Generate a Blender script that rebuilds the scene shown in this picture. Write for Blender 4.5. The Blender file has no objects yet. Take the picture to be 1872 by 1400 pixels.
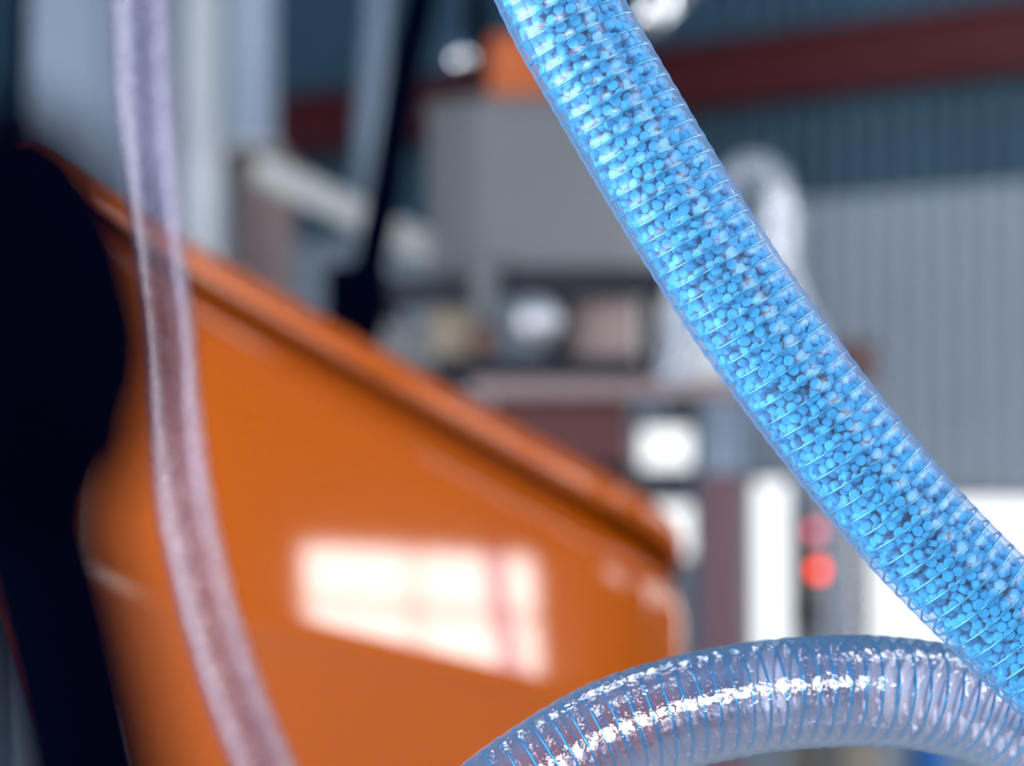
import bpy, bmesh, math, random
import numpy as np
from mathutils import Vector, Matrix

random.seed(7)
rng = np.random.default_rng(11)
sc = bpy.context.scene
col = sc.collection

# ------------------------------------------------------------------ camera
FPX = 4420.0                      # focal length in pixels of the 1872 px wide frame
CAM_Z = 1.60
PITCH = math.atan((889 - 700) / FPX)
cam_data = bpy.data.cameras.new('camera')
cam = bpy.data.objects.new('camera', cam_data)
col.objects.link(cam)
cam.location = (0, 0, CAM_Z)
cam.rotation_euler = (math.pi / 2 + PITCH, 0, 0)
cam_data.sensor_fit = 'HORIZONTAL'
cam_data.sensor_width = 36.0
cam_data.lens = 36.0 * FPX / 1872
cam_data.clip_start = 0.05
cam_data.clip_end = 100
cam_data.dof.use_dof = True
cam_data.dof.focus_distance = 0.825
cam_data.dof.aperture_fstop = 6.0
cam_data.dof.aperture_blades = 0
sc.camera = cam

# ------------------------------------------------------------------ world, exposure
world = bpy.data.worlds.new('world')
sc.world = world
world.use_nodes = True
bg = world.node_tree.nodes['Background']
bg.inputs[0].default_value = (0.22, 0.48, 0.95, 1)
bg.inputs[1].default_value = 0.36
sc.view_settings.view_transform = 'Standard'
sc.view_settings.look = 'None'
sc.view_settings.gamma = 1.0
sc.view_settings.exposure = 0.0
sc.view_settings.use_curve_mapping = False
sc.cycles.transparent_max_bounces = 24
sc.cycles.max_bounces = 10
sc.cycles.sample_clamp_indirect = 4.0
sc.cycles.use_denoising = True

WIN_BACK = 34.0      # daylight seen in the window behind the photographer
WIN_LEFT = 18.0       # daylight in the windows of the left wall
WIN_FAR = 1.55        # daylight in the wall openings, also glow of the column strip
FILL_HIGH = 12.0      # glow of the added high panes that whiten the empty hose
WIN_RIGHT = 14.0
LAMP = 36.0           # tubes of the ceiling lamps

# ------------------------------------------------------------------ helpers
FWD = Vector((0, math.cos(PITCH), math.sin(PITCH)))
UP = Vector((0, -math.sin(PITCH), math.cos(PITCH)))
RIGHT = Vector((1, 0, 0))
CAM = Vector((0, 0, CAM_Z))

def ray(px, py):
    return FWD + RIGHT * ((px - 936) / FPX) + UP * (-(py - 700) / FPX)

def at(px, py, Y):
    """point of the hall at depth Y (world y) that stands at this place of the photograph"""
    d = ray(px, py)
    return CAM + d * (Y / d.y)

def at_d(px, py, d):
    return CAM + ray(px, py) * d

def tag(o, label=None, cat=None, group=None, kind=None):
    if label: o['label'] = label
    if cat: o['category'] = cat
    if group: o['group'] = group
    if kind: o['kind'] = kind
    return o

def empty(name, loc, rz=0.0):
    o = bpy.data.objects.new(name, None)
    o.empty_display_size = 0.05
    o.location = loc
    o.rotation_euler = (0, 0, rz)
    col.objects.link(o)
    return o

def link(name, me, mat, parent=None, smooth=False):
    """mesh given in world coordinates; parenting keeps it in place"""
    o = bpy.data.objects.new(name, me)
    col.objects.link(o)
    if mat is not None and len(me.materials) == 0:
        me.materials.append(mat)
    if smooth:
        me.polygons.foreach_set('use_smooth', [True] * len(me.polygons))
    if parent is not None:
        o.parent = parent
        M = Matrix.Translation(parent.location) @ parent.rotation_euler.to_matrix().to_4x4()
        if parent.parent is not None:
            M = parent.parent.matrix_basis @ M
        if parent.type == 'MESH':
            M = Matrix.Identity(4)
        o.matrix_parent_inverse = M.inverted()
    return o

def from_bm(bm, name):
    me = bpy.data.meshes.new(name)
    bmesh.ops.recalc_face_normals(bm, faces=bm.faces)
    bm.to_mesh(me); bm.free()
    return me

def box_bm(x0, x1, y0, y1, z0, z1, bev=0.0, seg=2, bm=None):
    own = bm is None
    if own: bm = bmesh.new()
    vs = [bm.verts.new((x, y, z)) for x in (x0, x1) for y in (y0, y1) for z in (z0, z1)]
    fs = []
    for idx in ((0, 1, 3, 2), (4, 6, 7, 5), (0, 4, 5, 1), (2, 3, 7, 6), (0, 2, 6, 4), (1, 5, 7, 3)):
        fs.append(bm.faces.new([vs[i] for i in idx]))
    if bev > 0 and own:
        bmesh.ops.recalc_face_normals(bm, faces=bm.faces)
        bmesh.ops.bevel(bm, geom=list(bm.edges), offset=bev, segments=seg, profile=0.5, affect='EDGES')
    return bm

def box(name, x0, x1, y0, y1, z0, z1, mat, parent=None, bev=0.004):
    return link(name, from_bm(box_bm(x0, x1, y0, y1, z0, z1, bev), name), mat, parent)

def pbox(name, px0, py0, px1, py1, Y, thick, mat, parent=None, bev=0.006, to_floor=False):
    a = at(px0, py1, Y); b = at(px1, py0, Y)
    return box(name, a.x, b.x, Y, Y + thick, 0.0 if to_floor else a.z, b.z, mat, parent, bev)

def catmull(pts, step):
    P = [Vector(p) for p in pts]
    P = [P[0] * 2 - P[1]] + P + [P[-1] * 2 - P[-2]]
    out = []
    for i in range(1, len(P) - 2):
        p0, p1, p2, p3 = P[i - 1], P[i], P[i + 1], P[i + 2]
        for k in range(60):
            t = k / 60
            out.append(0.5 * ((2 * p1) + (p2 - p0) * t + (2 * p0 - 5 * p1 + 4 * p2 - p3) * t * t + (3 * p1 - p0 - 3 * p2 + p3) * t ** 3))
    out.append(P[-2].copy())
    A = np.array([tuple(p) for p in out])
    s = np.concatenate([[0], np.cumsum(np.linalg.norm(np.diff(A, axis=0), axis=1))])
    n = max(2, int(s[-1] / step) + 1)
    si = np.linspace(0, s[-1], n)
    C = np.stack([np.interp(si, s, A[:, k]) for k in range(3)], axis=1)
    for _ in range(6):
        C[1:-1] = (C[:-2] + 2 * C[1:-1] + C[2:]) / 4
    return C, si

class Sweep:
    def __init__(self, pts, step):
        self.C, self.s = catmull(pts, step)
        T = np.gradient(self.C, axis=0)
        self.T = T / np.linalg.norm(T, axis=1)[:, None]
        n = np.cross(self.T[0], (0, 1, 0)); n /= np.linalg.norm(n)
        N = [n]
        for k in range(1, len(self.C)):
            n = N[-1] - self.T[k] * np.dot(N[-1], self.T[k])
            N.append(n / np.linalg.norm(n))
        self.N = np.array(N)
        self.B = np.cross(self.T, self.N)
        self.L = self.s[-1]
    def frame(self, s):
        def f(A): return np.stack([np.interp(s, self.s, A[:, k]) for k in range(3)], axis=-1)
        return f(self.C), f(self.T), f(self.N), f(self.B)
    def tube(self, nseg, radius, name, cap=False):
        """radius: function of (s[:,None], theta[None,:]) -> radii"""
        th = np.arange(nseg) / nseg * 2 * math.pi
        r = radius(self.s[:, None], th[None, :]) * np.ones((len(self.s), nseg))
        V = self.C[:, None, :] + r[..., None] * (np.cos(th)[None, :, None] * self.N[:, None, :] + np.sin(th)[None, :, None] * self.B[:, None, :])
        n = len(self.s)
        return grid_mesh(V.reshape(-1, 3), n, nseg, name, cap)
    def helix(self, rad, pitch, wire_r, per_turn, name, nsec=6, hand=-1, phase=0.0):
        turns = self.L / pitch
        n = int(turns * per_turn)
        s = np.linspace(0, self.L, n)
        th = hand * 2 * math.pi * s / pitch + phase
        C, T, N, B = self.frame(s)
        rd = np.cos(th)[:, None] * N + np.sin(th)[:, None] * B
        P = C + rd * rad
        tg = np.gradient(P, axis=0); tg /= np.linalg.norm(tg, axis=1)[:, None]
        bn = np.cross(tg, rd)
        a = np.arange(nsec) / nsec * 2 * math.pi
        V = P[:, None, :] + wire_r * (np.cos(a)[None, :, None] * rd[:, None, :] + np.sin(a)[None, :, None] * bn[:, None, :])
        return grid_mesh(V.reshape(-1, 3), n, nsec, name, True)

def grid_mesh(V, n, m, name, cap=False):
    i = np.arange(n - 1)[:, None]; j = np.arange(m)[None, :]
    a = i * m + j; b = i * m + (j + 1) % m
    F = np.stack([a, b, b + m, a + m], axis=-1).reshape(-1, 4)
    faces = F.tolist()
    if cap:
        faces.append(list(range(m))[::-1]); faces.append([(n - 1) * m + k for k in range(m)])
    me = bpy.data.meshes.new(name)
    me.from_pydata([tuple(v) for v in V.tolist()], [], faces)
    me.polygons.foreach_set('use_smooth', [True] * len(me.polygons))
    me.update()
    return me

def pipe(name, pts, r, mat, parent=None, nseg=24, step=0.01):
    sw = Sweep(pts, step)
    rf = r if callable(r) else (lambda s, th: r)
    return link(name, sw.tube(nseg, rf, name, True), mat, parent)

# ------------------------------------------------------------------ materials
def new_mat(name):
    m = bpy.data.materials.new(name); m.use_nodes = True
    nt = m.node_tree; nt.nodes.clear()
    return m, nt, nt.nodes, nt.links

def pbr(name, color, rough=0.5, metallic=0.0, coat=0.0, noise=0.0, nscale=20.0, bump=0.0, coat_rough=0.03, spec=0.5, var=None):
    m, nt, N, L = new_mat(name)
    out = N.new('ShaderNodeOutputMaterial'); b = N.new('ShaderNodeBsdfPrincipled')
    L.new(b.outputs[0], out.inputs[0])
    b.inputs['Base Color'].default_value = (*color, 1)
    b.inputs['Roughness'].default_value = rough
    b.inputs['Metallic'].default_value = metallic
    b.inputs['Coat Weight'].default_value = coat
    b.inputs['Coat Roughness'].default_value = coat_rough
    b.inputs['Specular IOR Level'].default_value = spec
    if noise > 0 or bump > 0:
        tc = N.new('ShaderNodeTexCoord'); nz = N.new('ShaderNodeTexNoise')
        nz.inputs['Scale'].default_value = nscale; nz.inputs['Detail'].default_value = 5
        L.new(tc.outputs['Object'], nz.inputs['Vector'])
        if noise > 0:
            mx = N.new('ShaderNodeMix'); mx.data_type = 'RGBA'
            c2 = var if var else tuple(c * (1 - noise) for c in color)
            mx.inputs[6].default_value = (*color, 1); mx.inputs[7].default_value = (*c2, 1)
            L.new(nz.outputs['Fac'], mx.inputs[0]); L.new(mx.outputs[2], b.inputs['Base Color'])
        if bump > 0:
            bp = N.new('ShaderNodeBump'); bp.inputs['Strength'].default_value = bump; bp.inputs['Distance'].default_value = 0.002
            L.new(nz.outputs['Fac'], bp.inputs['Height']); L.new(bp.outputs[0], b.inputs['Normal'])
    return m

def emit(name, color, strength):
    m, nt, N, L = new_mat(name)
    out = N.new('ShaderNodeOutputMaterial'); e = N.new('ShaderNodeEmission')
    e.inputs[0].default_value = (*color, 1); e.inputs[1].default_value = strength
    L.new(e.outputs[0], out.inputs[0])
    return m

def clear_pvc(name, tint, haze_col, haze, edge_col, edge_amt, gloss_rough=0.05, bump=0.25, bscale=350.0, refl=1.0, cap=0.5, soft=0.0, soft_rough=0.35):
    """flexible clear PVC wall: see-through, glossy by Fresnel, thicker and bluer where seen edge-on"""
    m, nt, N, L = new_mat(name)
    out = N.new('ShaderNodeOutputMaterial')
    tr = N.new('ShaderNodeBsdfTransparent'); tr.inputs[0].default_value = (*tint, 1)
    gl = N.new('ShaderNodeBsdfGlossy'); gl.inputs['Roughness'].default_value = gloss_rough
    gl.inputs[0].default_value = (1, 1, 1, 1)
    df = N.new('ShaderNodeBsdfDiffuse'); df.inputs[0].default_value = (*haze_col, 1)
    tl = N.new('ShaderNodeBsdfTranslucent'); tl.inputs[0].default_value = (*haze_col, 1)
    hz = N.new('ShaderNodeMixShader'); hz.inputs[0].default_value = 0.5
    L.new(df.outputs[0], hz.inputs[1]); L.new(tl.outputs[0], hz.inputs[2])
    m1 = N.new('ShaderNodeMixShader'); m1.inputs[0].default_value = haze
    L.new(tr.outputs[0], m1.inputs[1]); L.new(hz.outputs[0], m1.inputs[2])
    # edge-on thickness
    ed = N.new('ShaderNodeBsdfDiffuse'); ed.inputs[0].default_value = (*edge_col, 1)
    et = N.new('ShaderNodeBsdfTranslucent'); et.inputs[0].default_value = (*edge_col, 1)
    em = N.new('ShaderNodeMixShader'); em.inputs[0].default_value = 0.5
    L.new(ed.outputs[0], em.inputs[1]); L.new(et.outputs[0], em.inputs[2])
    lw = N.new('ShaderNodeLayerWeight'); lw.inputs[0].default_value = 0.5
    pw = N.new('ShaderNodeMath'); pw.operation = 'POWER'; pw.inputs[1].default_value = 3.0
    ml = N.new('ShaderNodeMath'); ml.operation = 'MULTIPLY'; ml.inputs[1].default_value = edge_amt
    L.new(lw.outputs['Facing'], pw.inputs[0]); L.new(pw.outputs[0], ml.inputs[0])
    m2 = N.new('ShaderNodeMixShader'); L.new(ml.outputs[0], m2.inputs[0])
    L.new(m1.outputs[0], m2.inputs[1]); L.new(em.outputs[0], m2.inputs[2])
    fr = N.new('ShaderNodeFresnel'); fr.inputs[0].default_value = 1.48
    fm = N.new('ShaderNodeMath'); fm.operation = 'MULTIPLY'; fm.inputs[1].default_value = refl; fm.use_clamp = True
    L.new(fr.outputs[0], fm.inputs[0])
    fc = N.new('ShaderNodeMath'); fc.operation = 'MINIMUM'; fc.inputs[1].default_value = cap
    L.new(fm.outputs[0], fc.inputs[0])
    m3 = N.new('ShaderNodeMixShader'); L.new(fc.outputs[0], m3.inputs[0])
    sf = N.new('ShaderNodeBsdfGlossy'); sf.inputs['Roughness'].default_value = soft_rough; sf.inputs[0].default_value = (1, 1, 1, 1)
    g2 = N.new('ShaderNodeMixShader'); g2.inputs[0].default_value = soft
    L.new(gl.outputs[0], g2.inputs[1]); L.new(sf.outputs[0], g2.inputs[2])
    L.new(m2.outputs[0], m3.inputs[1]); L.new(g2.outputs[0], m3.inputs[2])
    if bump > 0:
        tc = N.new('ShaderNodeTexCoord'); nz = N.new('ShaderNodeTexNoise')
        nz.inputs['Scale'].default_value = bscale; nz.inputs['Detail'].default_value = 3
        L.new(tc.outputs['Object'], nz.inputs['Vector'])
        bp = N.new('ShaderNodeBump'); bp.inputs['Strength'].default_value = bump; bp.inputs['Distance'].default_value = 0.001
        L.new(nz.outputs['Fac'], bp.inputs['Height'])
        L.new(bp.outputs[0], gl.inputs['Normal'])
    L.new(m3.outputs[0], out.inputs[0])
    return m

M = {}
M['orange'] = pbr('orange_paint', (0.31, 0.060, 0.0003), 0.5, coat=0.8, spec=0.05, noise=0.08, nscale=6, coat_rough=0.06)
M['orange_dark'] = pbr('orange_cast', (0.38, 0.07, 0.002), 0.5)
M['black'] = pbr('black_rubber', (0.0006, 0.0012, 0.006), 0.8, noise=0.3, nscale=40, spec=0.0)
M['black_metal'] = pbr('black_painted_steel', (0.004, 0.006, 0.014), 0.5, spec=0.3)
M['grey'] = pbr('grey_sheet_steel', (0.115, 0.125, 0.14), 0.55, metallic=0.0, noise=0.12, nscale=5)
M['pale'] = pbr('pale_steel', (0.42, 0.44, 0.44), 0.5, noise=0.1, nscale=4)
M['white'] = pbr('white_paint', (0.80, 0.82, 0.84), 0.5, noise=0.06, nscale=4)
M['blue_grey'] = pbr('blue_grey_paint', (0.24, 0.31, 0.41), 0.55, noise=0.12, nscale=4)
M['conduit'] = pbr('conduit_paint', (0.10, 0.15, 0.21), 0.5)
M['pink_brown'] = pbr('faded_red_primer', (0.27, 0.20, 0.20), 0.6, noise=0.2, nscale=5)
M['maroon'] = pbr('maroon_paint', (0.085, 0.017, 0.02), 0.5, noise=0.25, nscale=5)
M['beam_red'] = pbr('red_oxide_steel', (0.115, 0.012, 0.014), 0.55, noise=0.35, nscale=3)
M['plum'] = pbr('plum_painted_steel', (0.17, 0.085, 0.11), 0.55, noise=0.15, nscale=5)
M['column'] = pbr('column_paint', (0.46, 0.50, 0.55), 0.5, noise=0.15, nscale=4)
M['chrome'] = pbr('chrome', (0.75, 0.77, 0.80), 0.16, metallic=1.0)
M['silver'] = pbr('cast_aluminium', (0.50, 0.52, 0.56), 0.5, metallic=0.8)
M['beige'] = pbr('beige_paint', (0.26, 0.22, 0.17), 0.6)
M['brown'] = pbr('rusty_brown', (0.12, 0.06, 0.05), 0.6)
M['blue'] = pbr('blue_drum_plastic', (0.03, 0.16, 0.50), 0.45)
M['box_grey'] = pbr('control_box_grey', (0.13, 0.13, 0.13), 0.5, noise=0.15, nscale=8)
M['sheet_up'] = pbr('corrugated_sheet_weathered', (0.042, 0.115, 0.18), 0.6, noise=0.45, nscale=1.1)
M['sheet_low'] = pbr('corrugated_sheet_zinc', (0.40, 0.47, 0.54), 0.6, noise=0.3, nscale=1.3)
M['concrete'] = pbr('concrete', (0.34, 0.35, 0.36), 0.8, noise=0.3, nscale=3, bump=0.2)
M['plaster'] = pbr('plaster', (0.13, 0.14, 0.16), 0.85, noise=0.15, nscale=2)
M['frame'] = pbr('window_frame_paint', (0.20, 0.20, 0.22), 0.5)
M['day_back'] = emit('daylight_pane_back', (1.0, 0.98, 0.97), WIN_BACK)
M['fill_high'] = emit('added_fill_pane_high', (0.96, 0.98, 1.0), FILL_HIGH)
M['day_left'] = emit('daylight_pane_left', (0.94, 0.97, 1.0), WIN_LEFT)
M['day_far'] = emit('daylight_pane_far', (0.93, 0.97, 1.0), WIN_FAR)
M['lamp_tube'] = emit('lit_lamp_tube', (0.95, 0.98, 1.0), LAMP)
M['day_right'] = emit('daylight_pane_right', (0.95, 0.97, 1.0), WIN_RIGHT)
M['lamp_red'] = emit('lit_red_lens', (1.0, 0.05, 0.001), 6.0)
M['lamp_pink'] = emit('dim_red_lens', (1.0, 0.2, 0.3), 2.6)
M['pellet'] = pbr('sky_blue_plastic', (0.045, 0.53, 0.90), 0.5, noise=0.12, nscale=60, spec=0.25)
M['wire_clear'] = pbr('blue_rib', (0.03, 0.36, 0.62), 0.10, metallic=0.4, coat=1.0)
M['wire_blue'] = pbr('blue_wire', (0.03, 0.46, 0.82), 0.2, metallic=0.6, coat=0.3)
M['wire_grey'] = pbr('grey_wire', (0.16, 0.14, 0.22), 0.3, metallic=0.3)
M['pvc_full'] = clear_pvc('clear_pvc_full', (0.90, 0.95, 0.99), (0.55, 0.80, 1.0), 0.06, (0.10, 0.32, 0.62), 0.8, 0.06, 0.2, 220, 0.85, 0.2, 0.84, 0.32)
M['pvc_inner'] = clear_pvc('clear_pvc_inner', (0.92, 0.96, 0.99), (0.75, 0.85, 1.0), 0.02, (0.10, 0.32, 0.62), 0.5, 0.3, 0.2, 260, 0.5, 0.12)
M['pvc_empty'] = clear_pvc('clear_pvc_empty', (0.95, 0.94, 0.99), (0.68, 0.62, 0.85), 0.05, (0.10, 0.42, 0.72), 0.85, 0.04, 0.6, 300, 4.6, 0.5)
M['pvc_far'] = clear_pvc('clear_pvc_far', (0.93, 0.92, 0.98), (0.22, 0.22, 0.40), 0.025, (0.10, 0.08, 0.16), 0.25, 0.05, 0.2, 150, 0.7, 0.07)
M['pvc_bend'] = clear_pvc('clear_pvc_bend', (0.92, 0.95, 1.0), (0.6, 0.66, 0.75), 0.32, (0.5, 0.56, 0.66), 0.6, 0.12, 0.1, 60, 1.6)

# ------------------------------------------------------------------ the hall
# corrugated wall, running from far on one side to near on the other
WA = Vector((-0.75, 8.8, 0)); WB = Vector((1.5, 7.07, 0))
wdir = (WB - WA).normalized(); wnrm = Vector((-wdir.y, wdir.x, 0))     # points away from the camera
if wnrm.y < 0: wnrm = -wnrm
def wall_pt(u, off, z):
    p = WA + wdir * u - wnrm * off
    return Vector((p.x, p.y, z))
def wall_u(px):
    """distance along the wall of the photograph column px"""
    xr = (px - 936) / FPX
    # WA + wdir*u ; x = xr*y (small pitch ignored)
    return (xr * WA.y - WA.x) / (wdir.x - xr * wdir.y)
def wall_depth(px):
    return (WA + wdir * wall_u(px)).y
def wall_z(px, py):
    return at(px, py, wall_depth(px)).z

U0, U1 = -7.0, 9.0
SPLIT = CAM_Z + 0.894
def corrugated(name, z0, z1, off, mat, holes=(), parent=None):
    pitch, amp = 0.076, 0.009
    us = list(np.arange(U0, U1, pitch / 6))
    for (a, b, c, d) in holes: us += [a, b]
    us = sorted(us)
    zs = sorted(set([z0, z1] + [v for h in holes for v in (max(z0, h[2]), min(z1, h[3]))]))
    V, F = [], []
    for u in us:
        o = off + amp * math.sin(2 * math.pi * u / pitch)
        for z in zs: V.append(tuple(wall_pt(u, o, z)))
    nz = len(zs)
    for i in range(len(us) - 1):
        um = (us[i] + us[i + 1]) / 2
        for j in range(nz - 1):
            zm = (zs[j] + zs[j + 1]) / 2
            if any(h[0] < um < h[1] and h[2] < zm < h[3] for h in holes): continue
            F.append((i * nz + j, (i + 1) * nz + j, (i + 1) * nz + j + 1, i * nz + j + 1))
    me = bpy.data.meshes.new(name); me.from_pydata(V, [], F)
    me.polygons.foreach_set('use_smooth', [True] * len(F)); me.update()
    return link(name, me, mat, parent)

holes = []
def hole(px0, py0, px1, py1):
    h = (wall_u(px0), wall_u(px1), wall_z(px0, py1), wall_z(px0, py0)); holes.append(h); return h
h_door = hole(1588, 912, 1960, 1300)
h_glow_column = hole(1372, 880, 1448, 1300)
h_small = hole(1165, 785, 1282, 1015)
h_side = (5.4, 7.4, 1.0, 2.6); holes.append(h_side)

wall = empty('wall_far', (WA.x, WA.y, 0)); tag(wall, kind='structure')
corrugated('lower_sheet', 0, SPLIT, 0.012, M['sheet_low'], holes, wall)
corrugated('upper_sheet', SPLIT - 0.08, 5.2, -0.012, M['sheet_up'], [h_side], wall)

def wall_box(name, u0, u1, o0, o1, z0, z1, mat, parent):
    bm = bmesh.new(); vs = [bm.verts.new(wall_pt(u, o, z)) for u in (u0, u1) for o in (o0, o1) for z in (z0, z1)]
    for idx in ((0, 1, 3, 2), (4, 6, 7, 5), (0, 4, 5, 1), (2, 3, 7, 6), (0, 2, 6, 4), (1, 5, 7, 3)):
        bm.faces.new([vs[i] for i in idx])
    return link(name, from_bm(bm, name), mat, parent)

def wall_window(n, h, mat, bars_u=(), bars_z=()):
    u0, u1, z0, z1 = h
    c = wall_pt((u0 + u1) / 2, 0, z0)
    w = empty('window_%d' % n, c); tag(w, kind='structure')
    wall_box('pane', u0, u1, -0.03, -0.04, z0, z1, mat, w)
    t = 0.025
    for (a, b, c_, d) in ((u0 - t, u0, z0, z1), (u1, u1 + t, z0, z1), (u0, u1, z1, z1 + t), (u0, u1, z0 - t, z0)):
        wall_box('frame_bar', a, b, 0.03, -0.05, c_, d, M['frame'], w)
    for f in bars_u:
        u = u0 + (u1 - u0) * f; wall_box('glazing_bar', u - 0.012, u + 0.012, 0.005, -0.03, z0, z1, M['frame'], w)
    for f, g in bars_z:
        wall_box('glazing_bar', u0, u1, 0.005, -0.03, z0 + (z1 - z0) * f, z0 + (z1 - z0) * g, M['frame'], w)
    return w
wall_window(1, h_door, M['day_far'])
wall_window(2, h_glow_column, M['day_far'])  # glowing strip added in place of a brightly lit white column
wall_window(3, h_small, M['day_far'], bars_z=((0.40, 0.70),))
wall_window(4, h_side, M['day_right'], bars_u=(0.5,), bars_z=((0.48, 0.52),))

# red steel rail across the corrugated wall: an I-section
zc = CAM_Z + 1.30
def ibeam(name, u0, u1, z, h, o, mat):
    r = empty(name, wall_pt((u0 + u1) / 2, o, z - h / 2)); tag(r, kind='structure')
    wall_box('web', u0, u1, o - 0.006, o + 0.006, z - h / 2 + 0.012, z + h / 2 - 0.012, mat, r)
    wall_box('flange', u0, u1, o - 0.05, o + 0.05, z + h / 2 - 0.014, z + h / 2, mat, r)
    wall_box('flange', u0, u1, o - 0.05, o + 0.05, z - h / 2, z - h / 2 + 0.014, mat, r)
    return r
ibeam('beam_1', U0, U1, zc, 0.205, 0.10, M['beam_red'])

fl = box('floor', -7, 7, -4.5, 11, -0.1, 0.0, M['concrete'], bev=0); tag(fl, kind='structure')

def plain_wall(name, axis, pos, a0, a1, z1, holes_, mat):
    """wall with rectangular openings; axis 'x' = plane x=pos spanning y, axis 'y' = plane y=pos spanning x"""
    A = sorted(set([a0, a1] + [v for h in holes_ for v in h[:2]])); Z = sorted(set([0, z1] + [v for h in holes_ for v in h[2:]]))
    bm = bmesh.new()
    for i in range(len(A) - 1):
        for j in range(len(Z) - 1):
            am, zm = (A[i] + A[i + 1]) / 2, (Z[j] + Z[j + 1]) / 2
            if any(h[0] < am < h[1] and h[2] < zm < h[3] for h in holes_): continue
            if axis == 'x': box_bm(pos - 0.12, pos, A[i], A[i + 1], Z[j], Z[j + 1], bm=bm)
            else: box_bm(A[i], A[i + 1], pos - 0.12, pos, Z[j], Z[j + 1], bm=bm)
    o = link(name, from_bm(bm, name), mat); tag(o, kind='structure'); return o

def room_window(n, axis, pos, h, mat, nu, nz):
    a0, a1, z0, z1 = h
    def bx(name, p, q, r, s, d0, d1, m, par):
        if axis == 'x': return box(name, pos + d0, pos + d1, p, q, r, s, m, par, 0)
        return box(name, p, q, pos + d0, pos + d1, r, s, m, par, 0)
    w = empty('window_%d' % n, (pos, (a0 + a1) / 2, z0) if axis == 'x' else ((a0 + a1) / 2, pos, z0)); tag(w, kind='structure')
    t = 0.04
    for i in range(nu):
        for j in range(nz):
            bx('pane', a0 + (a1 - a0) * i / nu + 0.01, a0 + (a1 - a0) * (i + 1) / nu - 0.01,
               z0 + (z1 - z0) * j / nz + 0.01, z0 + (z1 - z0) * (j + 1) / nz - 0.01, -0.07, -0.06, mat, w)
    for i in range(1, nu):
        a = a0 + (a1 - a0) * i / nu; bx('glazing_bar', a - 0.015, a + 0.015, z0, z1, -0.08, -0.04, M['frame'], w)
    for j in range(1, nz):
        z = z0 + (z1 - z0) * j / nz; bx('glazing_bar', a0, a1, z - 0.02, z + 0.02, -0.08, -0.04, M['frame'], w)
    for (p, q, r, s) in ((a0 - t, a0, z0 - t, z1 + t), (a1, a1 + t, z0 - t, z1 + t), (a0, a1, z1, z1 + t), (a0, a1, z0 - t, z0)):
        bx('frame_bar', p, q, r, s, -0.1, 0.02, M['frame'], w)
    return w

hb = [(-2.95, -1.30, 1.95, 2.72), (0.7, 3.3, 2.75, 4.05)]
plain_wall('wall_back', 'y', -3.0, -3.72, 5.0, 4.2, hb, M['plaster'])
room_window(5, 'y', -3.0, hb[0], M['day_back'], 2, 2)
room_window(10, 'y', -3.0, hb[1], M['fill_high'], 3, 2)  # added glowing panes, mirrored as white highlights on the empty hose
hl = [(-1.40, -0.10, 0.3, 2.9), (0.10, 1.55, 0.3, 2.9)]
plain_wall('wall_left', 'x', -3.6, -3.12, 9.0, 4.2, hl, M['plaster'])
for k, h in enumerate(hl): room_window(6 + k, 'x', -3.6, h, M['day_left'], 2, 3)

hr = [(-0.8, 0.9, 2.0, 3.7), (1.3, 3.0, 2.0, 3.7)]
plain_wall('wall_right', 'x', 4.6, -3.12, 4.6, 4.2, hr, M['plaster'])
for k, h in enumerate(hr):
    # panes sit behind the inner face of the wall
    room_window(8 + k, 'x', 4.6, h, M['day_right'], 2, 3)

def ceiling_lamp(x, y, rz, label):
    r = empty('ceiling_lamp', (x, y, 3.9), 0); tag(r, label, 'lamp', 'ceiling lamps of the hall')
    c, s = math.cos(rz), math.sin(rz)
    p = Vector((x - 0.6 * c, y - 0.6 * s, 3.9)); q = Vector((x + 0.6 * c, y + 0.6 * s, 3.9))
    beam_between('housing', p + Vector((0, 0, 0.045)), q + Vector((0, 0, 0.045)), 0.16, 0.05, M['white'], r)
    for o in (-0.04, 0.04):
        d = Vector((-s * o, c * o, 0))
        pipe('tube', [p + d, (p + q) / 2 + d, q + d], 0.019, M['lamp_tube'], r, 10, 0.1)
    for w in (-0.45, 0.45):
        e = Vector((x + w * c, y + w * s, 3.96)); pipe('hanger', [e, e + Vector((0, 0, 0.5)), e + Vector((0, 0, 1.2))], 0.006, M['black_metal'], r, 6, 0.3)

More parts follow.
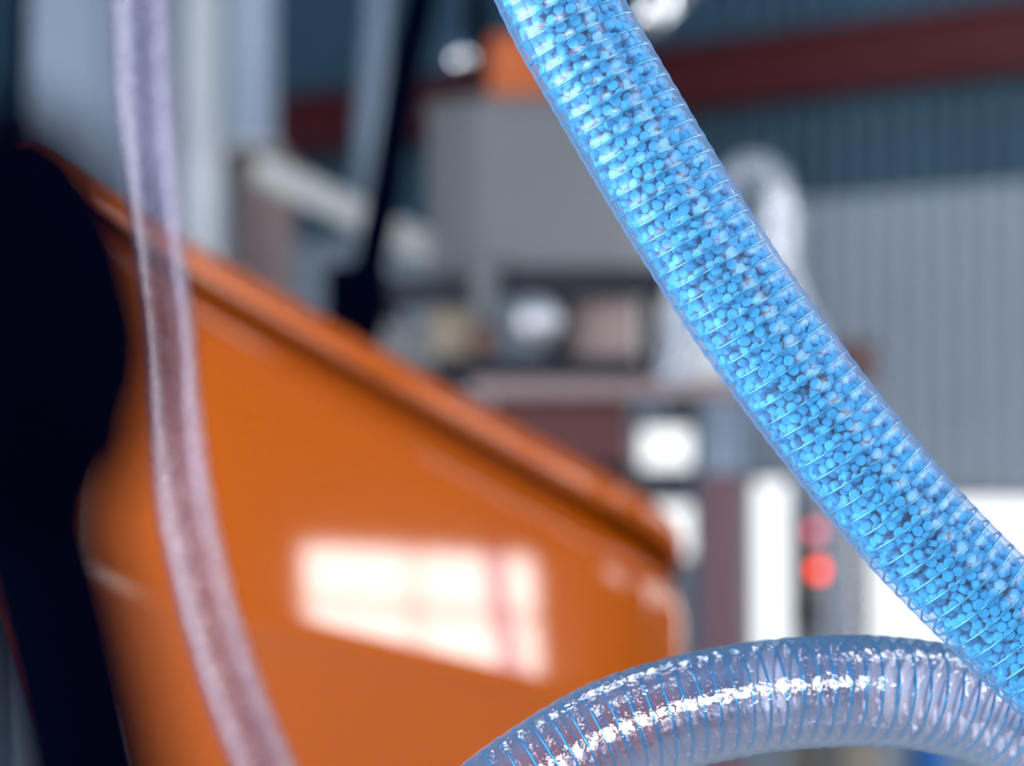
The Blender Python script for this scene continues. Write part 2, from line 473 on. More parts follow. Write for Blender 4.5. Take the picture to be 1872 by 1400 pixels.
# ------------------------------------------------------------------ orange hopper
def orange_hopper():
    yaw = math.radians(12)                     # the front is turned towards the left windows
    c = at(1060, 1000, 2.40)                   # near right corner of the front, on the plane of the front
    ex = Vector((math.cos(yaw), -math.sin(yaw), 0)); ey = Vector((math.sin(yaw), math.cos(yaw), 0))
    root = empty('orange_hopper', (c.x - 0.25 * ex.x + 0.3 * ey.x, c.y - 0.25 * ex.y + 0.3 * ey.y, 0))
    tag(root, 'big glossy orange hopper with a sloping rim behind the hoses', 'hopper')
    RC = 0.098                                 # radius of the upright corners
    XR, XL, D = RC, -0.665, 0.75                # local x to the right, y into depth; corner starts at x=0
    BOW = 4.0
    def outline(inset, n=14):
        pts = []
        x0, x1, y0, y1 = XL + inset, XR - inset, inset, D - inset
        r = RC - inset * 0.4
        def arc(cx, cy, a0, a1):
            for k in range(n + 1):
                a = a0 + (a1 - a0) * k / n
                pts.append((cx + r * math.cos(a), cy + r * math.sin(a)))
        xs = np.linspace(x0 + r, x1 - r, 26)
        for x in xs[:-1]: pts.append((x, y0))
        arc(x1 - r, y0 + r, -math.pi / 2, 0)
        arc(x1 - r, y1 - r, 0, math.pi / 2)
        arc(x0 + r, y1 - r, math.pi / 2, math.pi)
        arc(x0 + r, y0 + r, math.pi, 1.5 * math.pi)
        return pts
    xm = -0.30
    def front_bow(x, y):
        # gently dished sheet front, bowed outwards between the corners
        return (min(x, 0.0) - xm) ** 2 / (2 * BOW) * max(0.0, 1 - y / 0.2)
    ztop0 = at(340, 452, 2.53).z; 
    def ztop(x): return at(1165, 905, 2.40).z + (0.056 - x) * 0.548
    def zcrease(x): return at(1060, 1278, 2.40).z + (0.0 - x) * 0.205
    LEAN = math.tan(math.radians(5.0))
    def ring(fz, inset, lean=True):
        out = []
        top = fz(0.0) > at(1165, 905, 2.40).z - 0.2 and fz(-0.5) > zcrease(-0.5) + 0.2
        for (x, y) in outline(inset):
            z = fz(x)
            if top: z -= 0.34 * max(0.0, y - 0.03)
            dy = front_bow(x, y)
            zr = zcrease(x)
            if lean and z > zr:
                w = max(0.0, 1 - y / 0.5)
                dz = z - zr
                dy += (LEAN * dz + dz * dz / (2 * 4.0)) * w
            p = c + ex * (x - 0.30 * max(0.0, y - 0.06)) + ey * (y + dy); out.append((p.x, p.y, z))
        return out
    def loft(rings, name, mat, parent, capt=False, capb=False):
        m = len(rings[0]); V = [v for r in rings for v in r]; n = len(rings); F = []
        for i in range(n - 1):
            for j in range(m):
                F.append((i * m + j, i * m + (j + 1) % m, (i + 1) * m + (j + 1) % m, (i + 1) * m + j))
        if capb: F.append(tuple(range(m))[::-1])
        if capt: F.append(tuple((n - 1) * m + j for j in range(m)))
        me = bpy.data.meshes.new(name); me.from_pydata(V, [], F)
        me.polygons.foreach_set('use_smooth', [True] * len(F)); me.update()
        o = link(name, me, mat, parent)
        return o
    # lower tapered cone
    rs = []
    for t, ins in ((1.0, 0.26), (0.75, 0.19), (0.5, 0.12), (0.25, 0.062), (0.06, 0.02), (0.015, 0.012)):
        rs.append(ring(lambda x, t=t: zcrease(x) - t * 0.62, ins))
    loft(rs, 'lower_cone', M['orange'], root, capb=True)
    # upright body between the crease and the rim
    rs = [ring(lambda x: zcrease(x) - 0.010, 0.004), ring(lambda x: zcrease(x) + 0.002, 0.0)]
    for t in np.linspace(0.08, 1.0, 12):
        rs.append(ring(lambda x, t=t: zcrease(x) + t * (ztop(x) - 0.092 - zcrease(x)), 0.0))
    for dz, ins in ((0.085, 0.001), (0.075, 0.004), (0.066, 0.010), (0.058, 0.018), (0.052, 0.026), (0.048, 0.030)):
        rs.append(ring(lambda x, dz=dz: ztop(x) - dz, ins))
    loft(rs, 'body', M['orange'], root)
    # recess under the lip, coloured black for its shadow, then the lip
    loft([ring(lambda x: ztop(x) - 0.048, 0.030), ring(lambda x: ztop(x) - 0.047, 0.070), ring(lambda x: ztop(x) - 0.031, 0.070)], 'shade_groove', M['black_metal'], root)
    rs = [ring(lambda x: ztop(x) - 0.031, 0.070), ring(lambda x: ztop(x) - 0.032, 0.012), ring(lambda x: ztop(x) - 0.030, 0.003),
          ring(lambda x: ztop(x) - 0.020, 0.001), ring(lambda x: ztop(x) - 0.010, 0.001), ring(lambda x: ztop(x) - 0.003, 0.005), ring(lambda x: ztop(x), 0.012),
          ring(lambda x: ztop(x), 0.05)]
    loft(rs, 'rim', M['orange'], root)
    loft([ring(lambda x: ztop(x), 0.05), ring(lambda x: ztop(x) - 0.004, 0.054)], 'lid', M['orange'], root, capt=True)
    # legs
    for (x, y) in ((XL + 0.28, 0.28), (XR - 0.28, 0.28), (XL + 0.28, D - 0.28), (XR - 0.28, D - 0.28)):
        p = c + ex * x + ey * y
        zt = zcrease(x) - 0.60
        box('leg', p.x - 0.03, p.x + 0.03, p.y - 0.03, p.y + 0.03, 0.0, zt, M['black_metal'], root)
    return root
orange_hopper()

# ------------------------------------------------------------------ machinery behind
def prism(name, pts, z0, z1, mat, parent=None, bev=0.0):
    bm = bmesh.new()
    a = [bm.verts.new((x, y, z0)) for x, y in pts]; b = [bm.verts.new((x, y, z1)) for x, y in pts]
    n = len(pts)
    for i in range(n): bm.faces.new((a[i], a[(i + 1) % n], b[(i + 1) % n], b[i]))
    bm.faces.new(a[::-1]); bm.faces.new(b)
    bmesh.ops.recalc_face_normals(bm, faces=bm.faces)
    if bev: bmesh.ops.bevel(bm, geom=list(bm.edges), offset=bev, segments=2, affect='EDGES')
    return link(name, from_bm(bm, name), mat, parent)

def lathe(name, axis_p, axis_d, prof, mat, parent=None, n=28):
    d = Vector(axis_d).normalized(); a = d.orthogonal().normalized(); b = d.cross(a); p = Vector(axis_p)
    V = []
    for (h, r) in prof:
        for k in range(n):
            t = 2 * math.pi * k / n
            V.append(tuple(p + d * h + a * (r * math.cos(t)) + b * (r * math.sin(t))))
    return link(name, grid_mesh(np.array(V), len(prof), n, name, True), mat, parent)

def dryer_machine():
    Y = 4.3
    a = at(860, 800, Y)
    r = empty('dryer_machine', (at(1000, 800, Y).x, Y + 0.25, 0))
    tag(r, 'grey dryer bin standing on a black steel frame with a motor', 'machine')
    # bin with chamfered upright corners
    x0, x1 = at(782, 300, Y).x, at(1225, 300, Y).x
    z0, z1 = at(900, 498, Y).z, at(900, 188, Y).z
    ch = 0.085
    pts = [(x0, Y + ch), (x0 + ch, Y), (x1 - ch, Y), (x1, Y + ch), (x1, Y + 0.5), (x0, Y + 0.5)]
    bn = prism('bin', pts, z0, z1, M['grey'], r, 0.006)
    prism('bin_lid', [(x0 - 0.012, Y + ch), (x0 + ch, Y - 0.012), (x1 - ch, Y - 0.012), (x1 + 0.012, Y + ch), (x1 + 0.012, Y + 0.51), (x0 - 0.012, Y + 0.51)], z1, z1 + 0.012, M['grey'], r, 0.003)
    pbox('top_beam', 690, 508, 862, 556, Y - 0.02, 0.06, M['black_metal'], r)
    pbox('top_beam', 918, 486, 1225, 542, Y - 0.02, 0.06, M['black_metal'], r)
    # pale discharge spout between the beams
    c = at(885, 470, Y - 0.02)
    lathe('spout', (c.x, Y + 0.0, c.z - 0.125), (0, 0, 1), [(0, 0.016), (0.03, 0.020), (0.09, 0.028), (0.125, 0.036)], M['grey'], r)
    lathe('spout_collar', (c.x, Y + 0.0, c.z - 0.17), (0, 0, 1), [(0, 0.022), (0.01, 0.03), (0.04, 0.03), (0.046, 0.02)], M['brown'], r)
    # motor
    m = at(962, 588, Y)
    mo = lathe('motor', (m.x, Y - 0.06, m.z), (0.35, 1, 0), [(0, 0.010), (0.004, 0.024), (0.02, 0.035), (0.10, 0.037), (0.20, 0.035), (0.21, 0.02)], M['silver'], r)
    for k in range(6):
        lathe('cooling_fin', (m.x + 0.35 * (0.03 + 0.025 * k) * 0.944, Y - 0.06 + (0.03 + 0.025 * k) * 0.944, m.z), (0.35, 1, 0), [(0, 0.030), (0, 0.042), (0.006, 0.042), (0.006, 0.030)], M['silver'], mo)
    pbox('gearbox', 1000, 545, 1045, 645, Y, 0.16, M['black_metal'], r)
    pbox('side_panel', 1045, 548, 1165, 655, Y + 0.04, 0.04, M['pink_brown'], r)
    pbox('panel_plate', 690, 590, 785, 668, Y + 0.05, 0.03, M['grey'], r)
    pbox('panel_plate', 785, 565, 885, 655, Y + 0.05, 0.03, M['beige'], r)
    pbox('bed_bar', 790, 652, 1185, 690, Y - 0.05, 0.5, M['black_metal'], r)
    pbox('rail', 860, 692, 1362, 726, Y - 0.08, 0.08, M['pink_brown'], r)
    pbox('skirt_panel', 900, 728, 1150, 850, Y - 0.02, 0.45, M['maroon'], r)
    pbox('latch', 1228, 738, 1286, 772, Y - 0.05, 0.03, M['black_metal'], r)
    for (px, yy) in ((900, Y), (1130, Y), (900, Y + 0.4), (1130, Y + 0.4)):
        p = at(px, 850, Y); zt = p.z
        box('leg', p.x - 0.025, p.x + 0.025, yy, yy + 0.05, 0, zt + 0.01, M['black_metal'], r)
    # uprights carrying the bin on the bed
    for px in (705, 1205):
        p = at(px, 556, Y); q = at(px, 700, Y)
        box('upright', p.x - 0.018, p.x + 0.018, Y + 0.2, Y + 0.24, q.z, p.z + 0.03, M['black_metal'], r)
    return r
dryer_machine()

def feed_head():
    Y = 4.42
    x0, x1 = at(893, 100, Y).x, at(1010, 100, Y).x
    z0, z1 = at(893, 186, Y).z, at(893, 62, Y).z
    r = empty('feed_head', ((x0 + x1) / 2, Y + 0.06, z0))
    tag(r, 'small orange feed head on top of the grey dryer bin', 'feed head')
    box('housing', x0, x1, Y, Y + 0.12, z0, z1, M['orange_dark'], r, 0.012)
    p = at(873, 60, Y)
    pipe('suction_pipe', [(p.x, Y + 0.06, z0 + 0.10), (p.x, Y + 0.06, z0 + 0.35), (p.x, Y + 0.06, z0 + 0.9)], 0.021, M['black'], r)
    c = at(845, 112, Y)
    lathe('valve_knob', (c.x, Y - 0.01, c.z), (-0.3, -1, 0.4), [(-0.03, 0.008), (0, 0.012), (0.008, 0.024), (0.02, 0.026), (0.03, 0.018), (0.033, 0.006)], M['chrome'], r)
    box('valve_stem', c.x, x0 + 0.01, Y + 0.01, Y + 0.03, c.z - 0.008, c.z + 0.008, M['black_metal'], r, 0.002)
feed_head()

def black_hose():
    Y = 3.6
    pts = [at(822, -420, Y), at(800, -150, Y), at(768, 0, Y), at(735, 160, Y), at(702, 360, Y), at(668, 520, Y), at(648, 640, Y), at(640, 780, Y), at(640, 900, Y)]
    r = empty('black_feed_hose', at(640, 900, Y))
    tag(r, 'slim black rubber hose slanting down behind the orange rim', 'hose')
    pipe('hose', pts, 0.025, M['black'], r)
    p = at(640, 545, Y)
    lathe('coupling', at(655, 600, Y), at(700, 380, Y) - at(655, 600, Y), [(-0.03, 0.02), (-0.03, 0.037), (0.06, 0.039), (0.065, 0.031), (0.09, 0.030), (0.095, 0.02)], M['black'], r)
    box('clamp', p.x - 0.035, p.x + 0.01, Y - 0.03, Y + 0.03, p.z - 0.045, p.z + 0.05, M['black'], r, 0.012)
black_hose()
tag(pipe('grey_conduit', [at(706, -300, 5.2), at(690, 0, 5.2), at(668, 330, 5.2), at(650, 700, 5.2), (at(650, 700, 5.2).x, 5.2, 0.0)], 0.030, M['conduit']),
    'grey blue conduit behind the slim black hose', 'conduit')

def beam_between(name, p, q, w, d, mat, parent=None):
    p = Vector(p); q = Vector(q); t = (q - p).normalized(); s = t.cross(Vector((0, 1, 0))).normalized(); y = s.cross(t)
    bm = bmesh.new()
    vs = [bm.verts.new(o + s * (a * w / 2) + y * (b * d / 2)) for o in (p, q) for a in (-1, 1) for b in (-1, 1)]
    for idx in ((0, 1, 3, 2), (4, 6, 7, 5), (0, 4, 5, 1), (2, 3, 7, 6), (0, 2, 6, 4), (1, 5, 7, 3)): bm.faces.new([vs[i] for i in idx])
    bmesh.ops.recalc_face_normals(bm, faces=bm.faces)
    bmesh.ops.bevel(bm, geom=list(bm.edges), offset=0.006, segments=2, affect='EDGES')
    return link(name, from_bm(bm, name), mat, parent)

ceiling_lamp(-0.6, 2.15, 0.15, 'twin tube ceiling lamp above the orange hopper')
ceiling_lamp(0.35, 0.2, 0.1, 'twin tube ceiling lamp above the pellet filled hose')
ceiling_lamp(1.9, 1.6, 0.6, 'twin tube ceiling lamp over the plum machine post')
ceiling_lamp(3.1, 3.0, -0.6, 'twin tube ceiling lamp near the corrugated wall')

# pale steel column with a duct in front of it, and the brace that leans on it
def steel_column():
    Y = 5.3
    xa = at(338, 0, Y).x; xb = at(404, 0, Y).x
    r = empty('steel_column', ((xa + xb) / 2, Y + 0.06, 0)); tag(r, 'white painted steel column beside the bent hose', 'column')
    box('web', (xa + xb) / 2 - 0.006, (xa + xb) / 2 + 0.006, Y + 0.008, Y + 0.14, 0.0, 4.2, M['column'], r, 0)
    box('flange', xa, xb, Y, Y + 0.01, 0.0, 4.2, M['column'], r, 0)
    box('flange', xa, xb, Y + 0.14, Y + 0.15, 0.0, 4.2, M['column'], r, 0)
    box('base_plate', xa - 0.05, xb + 0.05, Y - 0.05, Y + 0.2, 0.0, 0.02, M['column'], r, 0)
steel_column()
def duct():
    Y = 5.2
    p = at(452, 0, Y)
    r = empty('air_duct', (p.x, Y + 0.06, at(452, 262, Y).z)); tag(r, 'upright blue grey air duct hanging above the brown cabinet', 'duct')
    z0 = at(452, 255, Y).z
    lathe('duct', (p.x, Y + 0.06, z0), (0, 0, 1), [(0, 0.048), (0.01, 0.058), (0.5, 0.058), (1.6, 0.058)], M['blue_grey'], r)
    lathe('duct_flange', (p.x, Y + 0.06, z0 - 0.012), (0, 0, 1), [(0, 0.04), (0, 0.064), (0.014, 0.064), (0.014, 0.05)], M['pale'], r)
duct()
def brown_cabinet():
    Y = 5.6
    a = at(425, 268, Y); b = at(520, 268, Y)
    r = empty('brown_cabinet', ((a.x + b.x) / 2, Y + 0.15, 0)); tag(r, 'narrow brownish pink cabinet under the air duct', 'cabinet')
    box('body', a.x, b.x, Y, Y + 0.3, 0.0, a.z, M['pink_brown'], r, 0.008)
    box('door', a.x + 0.012, b.x - 0.012, Y - 0.012, Y, 0.08, a.z - 0.03, M['pink_brown'], r, 0.004)
    box('handle', b.x - 0.03, b.x - 0.02, Y - 0.03, Y - 0.012, a.z - 0.5, a.z - 0.38, M['black_metal'], r, 0.003)
brown_cabinet()
def pale_cabinet():
    Y = 5.5
    a = at(52, 0, Y); b = at(332, 0, Y)
    r = empty('pale_cabinet', ((a.x + b.x) / 2, Y + 0.2, 0)); tag(r, 'tall pale blue grey machine cabinet behind the bent hose', 'cabinet')
    box('body', a.x, b.x, Y, Y + 0.4, 0.0, 2.95, M['blue_grey'], r, 0.01)
    box('door', a.x + 0.02, (a.x + b.x) / 2 - 0.006, Y - 0.014, Y, 0.1, 2.9, M['blue_grey'], r, 0.004)
    box('door', (a.x + b.x) / 2 + 0.006, b.x - 0.02, Y - 0.014, Y, 0.1, 2.9, M['blue_grey'], r, 0.004)
pale_cabinet()
beam = beam_between('steel_brace', at(470, 305, 4.9), at(800, 462, 4.9), 0.060, 0.05, M['pale'])
tag(beam, 'pale flat steel brace slanting behind the slim black hose', 'brace')
tag(pipe('black_cable', [at(52, -300, 3.0), at(42, 0, 3.0), at(32, 150, 3.0), at(8, 330, 3.0), at(-60, 700, 3.0), at(-200, 1300, 3.0), (at(-420, 700, 3.0).x, 3.0, 0.02)], 0.0065, M['black'], nseg=12),
    'thin black cable hanging beside the pale cabinet', 'cable')

# machine post, white cabinet, control box, small items around the openings
def plum_post():
    Y = 4.75
    a = at(1282, 735, Y); b = at(1356, 735, Y)
    r = empty('machine_post', ((a.x + b.x) / 2, Y + 0.04, 0)); tag(r, 'plum coloured steel post in front of the bright window', 'post')
    box('post', a.x, b.x, Y, Y + 0.08, 0.0, a.z - 0.14, M['plum'], r, 0.006)
    box('post_sleeve', a.x - 0.002, b.x + 0.002, Y - 0.002, Y + 0.082, a.z - 0.14, a.z, M['blue_grey'], r, 0.006)
plum_post()
def white_cabinet():
    Y = 4.95
    a = at(1160, 530, Y); b = at(1330, 530, Y); zb = at(1160, 700, Y).z
    r = empty('white_cabinet', ((a.x + b.x) / 2, Y + 0.15, zb)); tag(r, 'white filter cabinet beside the grey dryer bin', 'cabinet')
    box('body', a.x, b.x, Y, Y + 0.3, zb, a.z, M['white'], r, 0.014)
    box('lid', a.x - 0.006, b.x + 0.006, Y - 0.006, Y + 0.306, a.z, a.z + 0.02, M['white'], r, 0.006)
    box('stand', b.x - 0.06, b.x - 0.005, Y + 0.08, Y + 0.22, 0.0, zb, M['blue_grey'], r, 0.006)
white_cabinet()
def control_box():
    Y = 5.3
    a = at(1452, 932, Y); b = at(1584, 932, Y); zb = at(1452, 1152, Y).z
    r = empty('control_box', ((a.x + b.x) / 2, Y + 0.06, 0)); tag(r, 'grey control box with two red indicator lamps behind the hose', 'control box')
    box('body', a.x, b.x, Y, Y + 0.12, zb, a.z, M['box_grey'], r, 0.008)
    for (px, py, mt) in ((1489, 971, 'lamp_pink'), (1496, 1042, 'lamp_red')):
        c = at(px, py, Y)
        bz = lathe('lamp_bezel', (c.x, Y, c.z), (0, -1, 0), [(-0.002, 0.023), (0.006, 0.023), (0.008, 0.0155), (0.004, 0.014)], M['black_metal'], r, 20)
        lathe('lamp_lens', (c.x, Y, c.z), (0, -1, 0), [(0.002, 0.0138), (0.010, 0.0138), (0.014, 0.0105), (0.016, 0.004)], M[mt], bz, 20)
    p = at(1475, 1120, Y)
    box('switch_plate', p.x - 0.02, p.x + 0.02, Y - 0.004, Y, p.z - 0.02, p.z + 0.03, M['black_metal'], r, 0.002)
    q = at(1540, 1100, Y)
    lathe('push_button', (q.x, Y, q.z), (0, -1, 0), [(0, 0.014), (0.01, 0.014), (0.013, 0.010), (0.013, 0.004)], M['maroon'], r, 20)
    box('pedestal', (a.x + b.x) / 2 - 0.035, (a.x + b.x) / 2 + 0.035, Y + 0.02, Y + 0.10, 0.0, zb, M['box_grey'], r, 0.005)
control_box()

# bent clear hose and round pipe end high up behind the pellet hose
tag(pipe('bent_clear_hose', [at(1225, 700, 3.6), at(1300, 420, 3.6), at(1335, 335, 3.6), at(1375, 300, 3.6), at(1415, 325, 3.6), at(1428, 390, 3.6), at(1425, 470, 3.6), at(1455, 560, 3.6), at(1500, 660, 3.6), at(1530, 800, 3.6), at(1540, 1300, 3.6)],
         0.024, M['pvc_bend'], nseg=28), 'bent milky hose arching behind the pellet filled hose', 'hose')
def chrome_elbow():
    Y = 3.4
    r = empty('chrome_elbow', at(1200, -200, Y)); tag(r, 'shiny chrome pipe elbow above the red beam', 'pipe')
    pipe('elbow', [at(1290, -500, Y), at(1285, -200, Y), at(1262, -60, Y), at(1215, 5, Y), at(1170, 40, Y - 0.03)], 0.022, M['chrome'], r, 28, 0.006)
    c = at(1190, 25, Y - 0.02)
    lathe('end_ring', (c.x, c.y, c.z), at(1170, 40, Y - 0.03) - at(1215, 5, Y), [(-0.012, 0.02), (-0.012, 0.027), (0.012, 0.027), (0.012, 0.018)], M['chrome'], r)
chrome_elbow()
tag(pbox('brown_box', 1530, 622, 1606, 700, 5.6, 0.08, M['brown'], bev=0.01), 'small brown junction box beside the pellet filled hose', 'box')
def drum(name, px0, px1, py, Y, mat, label, cat):
    a = at(px0, py, Y); b = at(px1, py, Y); rr = (b.x - a.x) / 2
    r = empty(name, ((a.x + b.x) / 2, Y + rr, 0)); tag(r, label, cat)
    lathe('body', ((a.x + b.x) / 2, Y + rr, 0.0), (0, 0, 1), [(0, rr * 0.93), (0.01, rr), (a.z * 0.33, rr), (a.z * 0.34, rr * 1.03), (a.z * 0.36, rr), (a.z * 0.66, rr), (a.z * 0.67, rr * 1.03), (a.z * 0.69, rr), (a.z - 0.01, rr)], mat, r)
    lathe('lid', ((a.x + b.x) / 2, Y + rr, a.z - 0.01), (0, 0, 1), [(0, rr * 1.02), (0.02, rr * 1.02), (0.025, rr * 0.9), (0.025, 0.01)], mat, r)
drum('blue_drum', 1668, 1740, 1340, 5.9, M['blue'], 'blue plastic drum under the empty clear hose', 'drum')
drum('beige_drum', 1450, 1625, 1345, 5.7, M['beige'], 'beige drum under the empty clear hose', 'drum')

# ------------------------------------------------------------------ black hose near the lens
def near_hose():
    r = empty('black_hose_end', at_d(300, 2400, 0.25)); tag(r, 'large black rubber hose end close to the lens', 'hose')
    d = 0.25; k = d / 0.30
    C = [at_d(300, 2400, d), at_d(255, 2000, d), at_d(195, 1600, d), at_d(140, 1300, d), at_d(80, 1050, d), at_d(20, 850, d)]
    pipe('hose', C, 0.0104 * k, M['black'], r, 36, 0.004)
    p = at_d(70, 930, d); q = at_d(-100, 310, d)
    def sc_(prof): return [(h * k, rr * k) for h, rr in prof]
    lathe('coupling', p, q - p, sc_([(-0.004, 0.0085), (0.0, 0.0115), (0.005, 0.0155), (0.011, 0.0195), (0.018, 0.0215), (0.028, 0.0218), (0.036, 0.0208), (0.043, 0.0185), (0.048, 0.0145), (0.0495, 0.008)]), M['black'], r, 40)
    lathe('clamp_band', p + (q - p).normalized() * 0.004 * k, q - p, sc_([(-0.003, 0.0115), (-0.003, 0.0145), (0.003, 0.0165), (0.003, 0.014)]), M['black'], r, 40)
near_hose()

# ------------------------------------------------------------------ left hose, out of focus
def left_hose():
    d = 1.66
    px = [(300, -1500), (262, -700), (255, -300), (257, 0), (264, 200), (278, 400), (298, 600), (318, 800), (352, 1000), (405, 1200), (482, 1400), (590, 1620), (760, 1900), (980, 2150)]
    sw = Sweep([at_d(x, y, d) for x, y in px], 0.0012)
    r = empty('curved_clear_hose', Vector(sw.C[-1])); tag(r, 'blurred clear ribbed hose curving down in front of the orange hopper', 'hose')
    P = 0.0050
    link('tube_wall', sw.tube(36, lambda s, th: 0.0205 + 0.00035 * np.cos(2 * np.pi * s / P + th), 'tube_wall'), M['pvc_far'], r)
    link('inner_wall', sw.tube(36, lambda s, th: 0.0178 + 0.0003 * np.cos(2 * np.pi * s / P + th), 'inner_wall'), M['pvc_far'], r)
    link('spiral_wire', sw.helix(0.0192, P, 0.00055, 20, 'spiral_wire', 5), M['wire_grey'], r)
left_hose()

# ------------------------------------------------------------------ empty clear hose, below
DF = 0.84
def empty_hose():
    px = [(300, 2450), (560, 1960), (760, 1640), (900, 1490), (1000, 1415), (1120, 1345), (1250, 1302), (1380, 1276), (1500, 1264), (1600, 1263), (1700, 1273), (1800, 1300), (1900, 1345), (2000, 1410), (2110, 1500), (2300, 1720), (2500, 2050)]
    dd = [0.86, 0.86, 0.86, 0.862, 0.865, 0.87, 0.876, 0.882, 0.888, 0.893, 0.898, 0.903, 0.908, 0.912, 0.916, 0.92, 0.92]
    sw = Sweep([at_d(x, y, d) for (x, y), d in zip(px, dd)], 0.0008)
    r = empty('empty_clear_hose', Vector(sw.C[-1])); tag(r, 'empty clear hose with a blue spiral wire arching below the pellets', 'hose')
    P = 0.0061
    rp = lambda s, th: 2 * np.pi * s / P + th
    nz = lambda s, th: 0.00010 * np.sin(3 * th + 700 * s) + 0.00008 * np.sin(7 * th - 1900 * s) + 0.00006 * np.sin(11 * th + 3100 * s)
    link('tube_wall', sw.tube(72, lambda s, th: 0.0205 + 0.00013 * np.cos(rp(s, th)) + 0.6 * nz(s, th), 'tube_wall'), M['pvc_empty'], r)
    link('inner_wall', sw.tube(72, lambda s, th: 0.0183 + 0.00030 * np.cos(rp(s, th) + 0.5) + nz(s, th), 'inner_wall'), M['pvc_empty'], r)
    link('spiral_wire', sw.helix(0.0194, P, 0.00052, 40, 'spiral_wire', 6), M['wire_blue'], r)
empty_hose()

# ------------------------------------------------------------------ hose full of pellets
def full_hose():
    px = [(700, -950), (850, -440), (925, -220), (1022, 0), (1076, 99), (1160, 243), (1242, 380), (1341, 536), (1450, 690), (1556, 828), (1625, 911), (1698, 994), (1815, 1112), (1943, 1234), (2120, 1390), (2400, 1620), (2650, 1820)]
    sw = Sweep([at_d(x, y, DF) for x, y in px], 0.0008)
    r = empty('pellet_hose', Vector(sw.C[-1])); tag(r, 'clear ribbed hose packed with sky blue pellets, slanting across', 'hose')
    P = 0.00612
    rp = lambda s, th: 2 * np.pi * s / P + th
    link('tube_wall', sw.tube(72, lambda s, th: 0.0205 + 0.00012 * np.cos(rp(s, th)), 'tube_wall'), M['pvc_full'], r)
    link('inner_wall', sw.tube(64, lambda s, th: 0.0186 + 0.00015 * np.cos(rp(s, th)), 'inner_wall'), M['pvc_inner'], r)
    link('spiral_rib', sw.helix(0.0202, P, 0.00045, 44, 'spiral_rib', 6), M['wire_clear'], r)
    # ---- pellets: random packing by repulsion in the straightened hose (units mm)
    L = sw.L * 1000
    RO, RI = 16.7, 5.0
    vol = math.pi * (RO ** 2 - RI ** 2) * L
    n = int(vol * 0.0275)
    rr = np.sqrt(rng.uniform(RI ** 2, RO ** 2, n)); th = rng.uniform(0, 2 * math.pi, n)
    X = np.stack([rr * np.cos(th), rr * np.sin(th), rng.uniform(0, L, n)], axis=1)
    D = 3.62
    for it in range(70):
        X = X[np.argsort(X[:, 2], kind='stable')]
        dX = np.zeros_like(X)
        K = int(n / L * D * 1.25) + 4
        for k in range(1, K):
            d = X[k:] - X[:-k]
            dist = np.sqrt((d * d).sum(1)) + 1e-6
            m = dist < D
            push = np.where(m, (D - dist) / dist * 0.42, 0)[:, None] * d
            dX[k:] += push; dX[:-k] -= push
        step = np.sqrt((dX ** 2).sum(1)) + 1e-9
        dX *= np.minimum(1, 1.2 / step)[:, None]
        X += dX * 0.7
        rad = np.sqrt(X[:, 0] ** 2 + X[:, 1] ** 2) + 1e-9
        nr = np.clip(rad, RI - 1.0, RO)
        X[:, 0] *= nr / rad; X[:, 1] *= nr / rad
        X[:, 2] = np.clip(X[:, 2], 0, L)
    rad = np.sqrt(X[:, 0] ** 2 + X[:, 1] ** 2)
    C, T, Nn, B = sw.frame(X[:, 2] / 1000)
    P3 = C + (X[:, 0:1] * Nn + X[:, 1:2] * B) / 1000
    radial = (X[:, 0:1] * Nn + X[:, 1:2] * B); radial /= np.linalg.norm(radial, axis=1)[:, None]
    rv = rng.normal(size=(n, 3)); rv /= np.linalg.norm(rv, axis=1)[:, None]
    lie = np.where(rad > 15.4, np.where(rng.random(n) < 0.74, 3.2, 0.3), 0.2)[:, None]
    ax = rv + radial * lie; ax /= np.linalg.norm(ax, axis=1)[:, None]
    u = np.cross(ax, rng.normal(size=(n, 3))); u /= np.linalg.norm(u, axis=1)[:, None]
    v = np.cross(ax, u)
    RR = 1.92e-3 * rng.uniform(0.93, 1.05, n)
    HH = 1.22e-3 * rng.uniform(0.8, 1.12, n)
    PROF = [(0.0, 0.90), (0.45, 0.92), (0.80, 1.0), (0.94, 0.86), (1.0, 0.55), (1.0, -0.62), (0.86, -1.0), (0.0, -1.0)]
    def unit(nseg, prof):
        V, F = [], []
        idx = []
        for (pr, ph) in prof:
            if pr == 0: idx.append([len(V)]); V.append((0, 0, ph))
            else:
                idx.append(list(range(len(V), len(V) + nseg)))
                for k in range(nseg): V.append((pr * math.cos(2 * math.pi * k / nseg), pr * math.sin(2 * math.pi * k / nseg), ph))
        for a, b in zip(idx[:-1], idx[1:]):
            for k in range(nseg):
                k2 = (k + 1) % nseg
                if len(a) == 1: F.append((a[0], b[k], b[k2]))
                elif len(b) == 1: F.append((a[k], b[0], a[k2]))
                else:
                    F.append((a[k], b[k], b[k2])); F.append((a[k], b[k2], a[k2]))
        return np.array(V), np.array(F)
    # which pellets show
    q = P3 - np.array(tuple(CAM))
    fw = q @ np.array(tuple(FWD)); sx = 936 + FPX * (q @ np.array(tuple(RIGHT))) / fw; sy = 700 - FPX * (q @ np.array(tuple(UP))) / fw
    tocam = -q / np.linalg.norm(q, axis=1)[:, None]
    facing = (radial * tocam).sum(1)
    inside = (sx > 0) & (sx < 1872) & (sy > 0) & (sy < 1400)
    score = np.where(inside & (facing > 0.35), rad + 0.5 * np.abs((ax * tocam).sum(1)) + 0.8 * facing, -1)
    order = np.argsort(-score)
    single = order[:300]
    V0, F0 = unit(18, PROF)
    me0 = bpy.data.meshes.new('pellet')
    me0.from_pydata((V0 * np.array((1.92e-3, 1.92e-3, 1.22e-3))).tolist(), [], F0[:, ::-1].tolist())
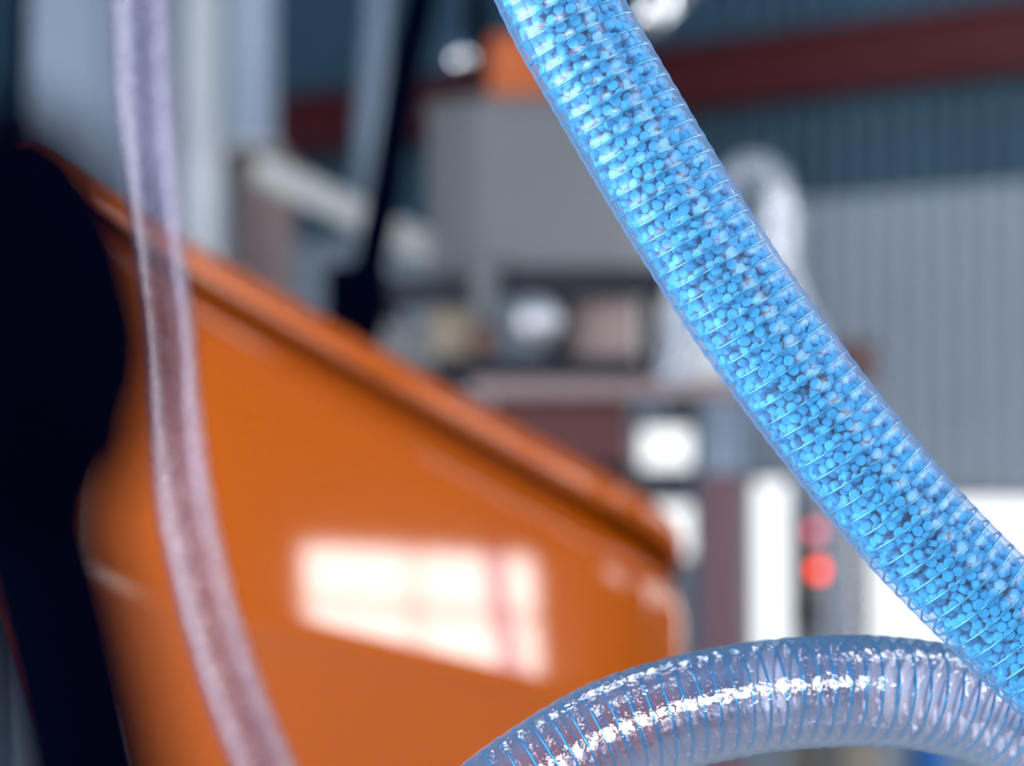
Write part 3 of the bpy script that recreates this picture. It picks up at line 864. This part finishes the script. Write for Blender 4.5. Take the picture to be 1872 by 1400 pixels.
    me0.polygons.foreach_set('use_smooth', [True] * len(F0)); me0.materials.append(M['pellet']); me0.update()
    for i in single:
        o = bpy.data.objects.new('plastic_pellet', me0)
        m = Matrix(((u[i][0], v[i][0], ax[i][0], P3[i][0]), (u[i][1], v[i][1], ax[i][1], P3[i][1]), (u[i][2], v[i][2], ax[i][2], P3[i][2]), (0, 0, 0, 1)))
        s1 = RR[i] / 1.92e-3; s2 = HH[i] / 1.22e-3
        o.matrix_world = m @ Matrix.Diagonal((s1, s1, s2, 1))
        tag(o, 'sky blue plastic pellet lying against the near side of the hose', 'pellet', 'blue pellets against the hose wall')
        col.objects.link(o)
    rest = np.ones(n, bool); rest[single] = False
    vis = rest & (sx > -60) & (sx < 1930) & (sy > -60) & (sy < 1460) & (facing > -0.3)
    far = rest & ~vis
    VV, FF, base = [], [], 0
    for mask, seg, prof in ((vis, 14, PROF), (far, 8, [(0.0, 0.95), (0.9, 0.95), (1.0, 0.5), (1.0, -0.6), (0.86, -1.0), (0.0, -1.0)])):
        V1, F1 = unit(seg, prof)
        ids = np.nonzero(mask)[0]
        W = P3[ids][:, None, :] + RR[ids][:, None, None] * (V1[None, :, 0:1] * u[ids][:, None, :] + V1[None, :, 1:2] * v[ids][:, None, :]) + HH[ids][:, None, None] * V1[None, :, 2:3] * ax[ids][:, None, :]
        VV.append(W.reshape(-1, 3))
        FF.append((F1[None, :, ::-1] + base + (np.arange(len(ids)) * len(V1))[:, None, None]).reshape(-1, 3))
        base += len(ids) * len(V1)
    VV = np.concatenate(VV); FF = np.concatenate(FF)
    me = bpy.data.meshes.new('pellet_mass')
    me.vertices.add(len(VV)); me.vertices.foreach_set('co', VV.astype(np.float32).ravel())
    me.loops.add(len(FF) * 3); me.loops.foreach_set('vertex_index', FF.astype(np.int32).ravel())
    me.polygons.add(len(FF)); me.polygons.foreach_set('loop_start', np.arange(0, len(FF) * 3, 3, dtype=np.int32))
    me.update(calc_edges=True)
    me.polygons.foreach_set('use_smooth', [True] * len(FF))
    me.validate()
    o = link('pellet_mass', me, M['pellet'])
    tag(o, 'mass of all other sky blue pellets filling the slanting hose', 'pellets', kind='stuff')
    print('PELLETS', n, 'tris', len(FF))
full_hose()
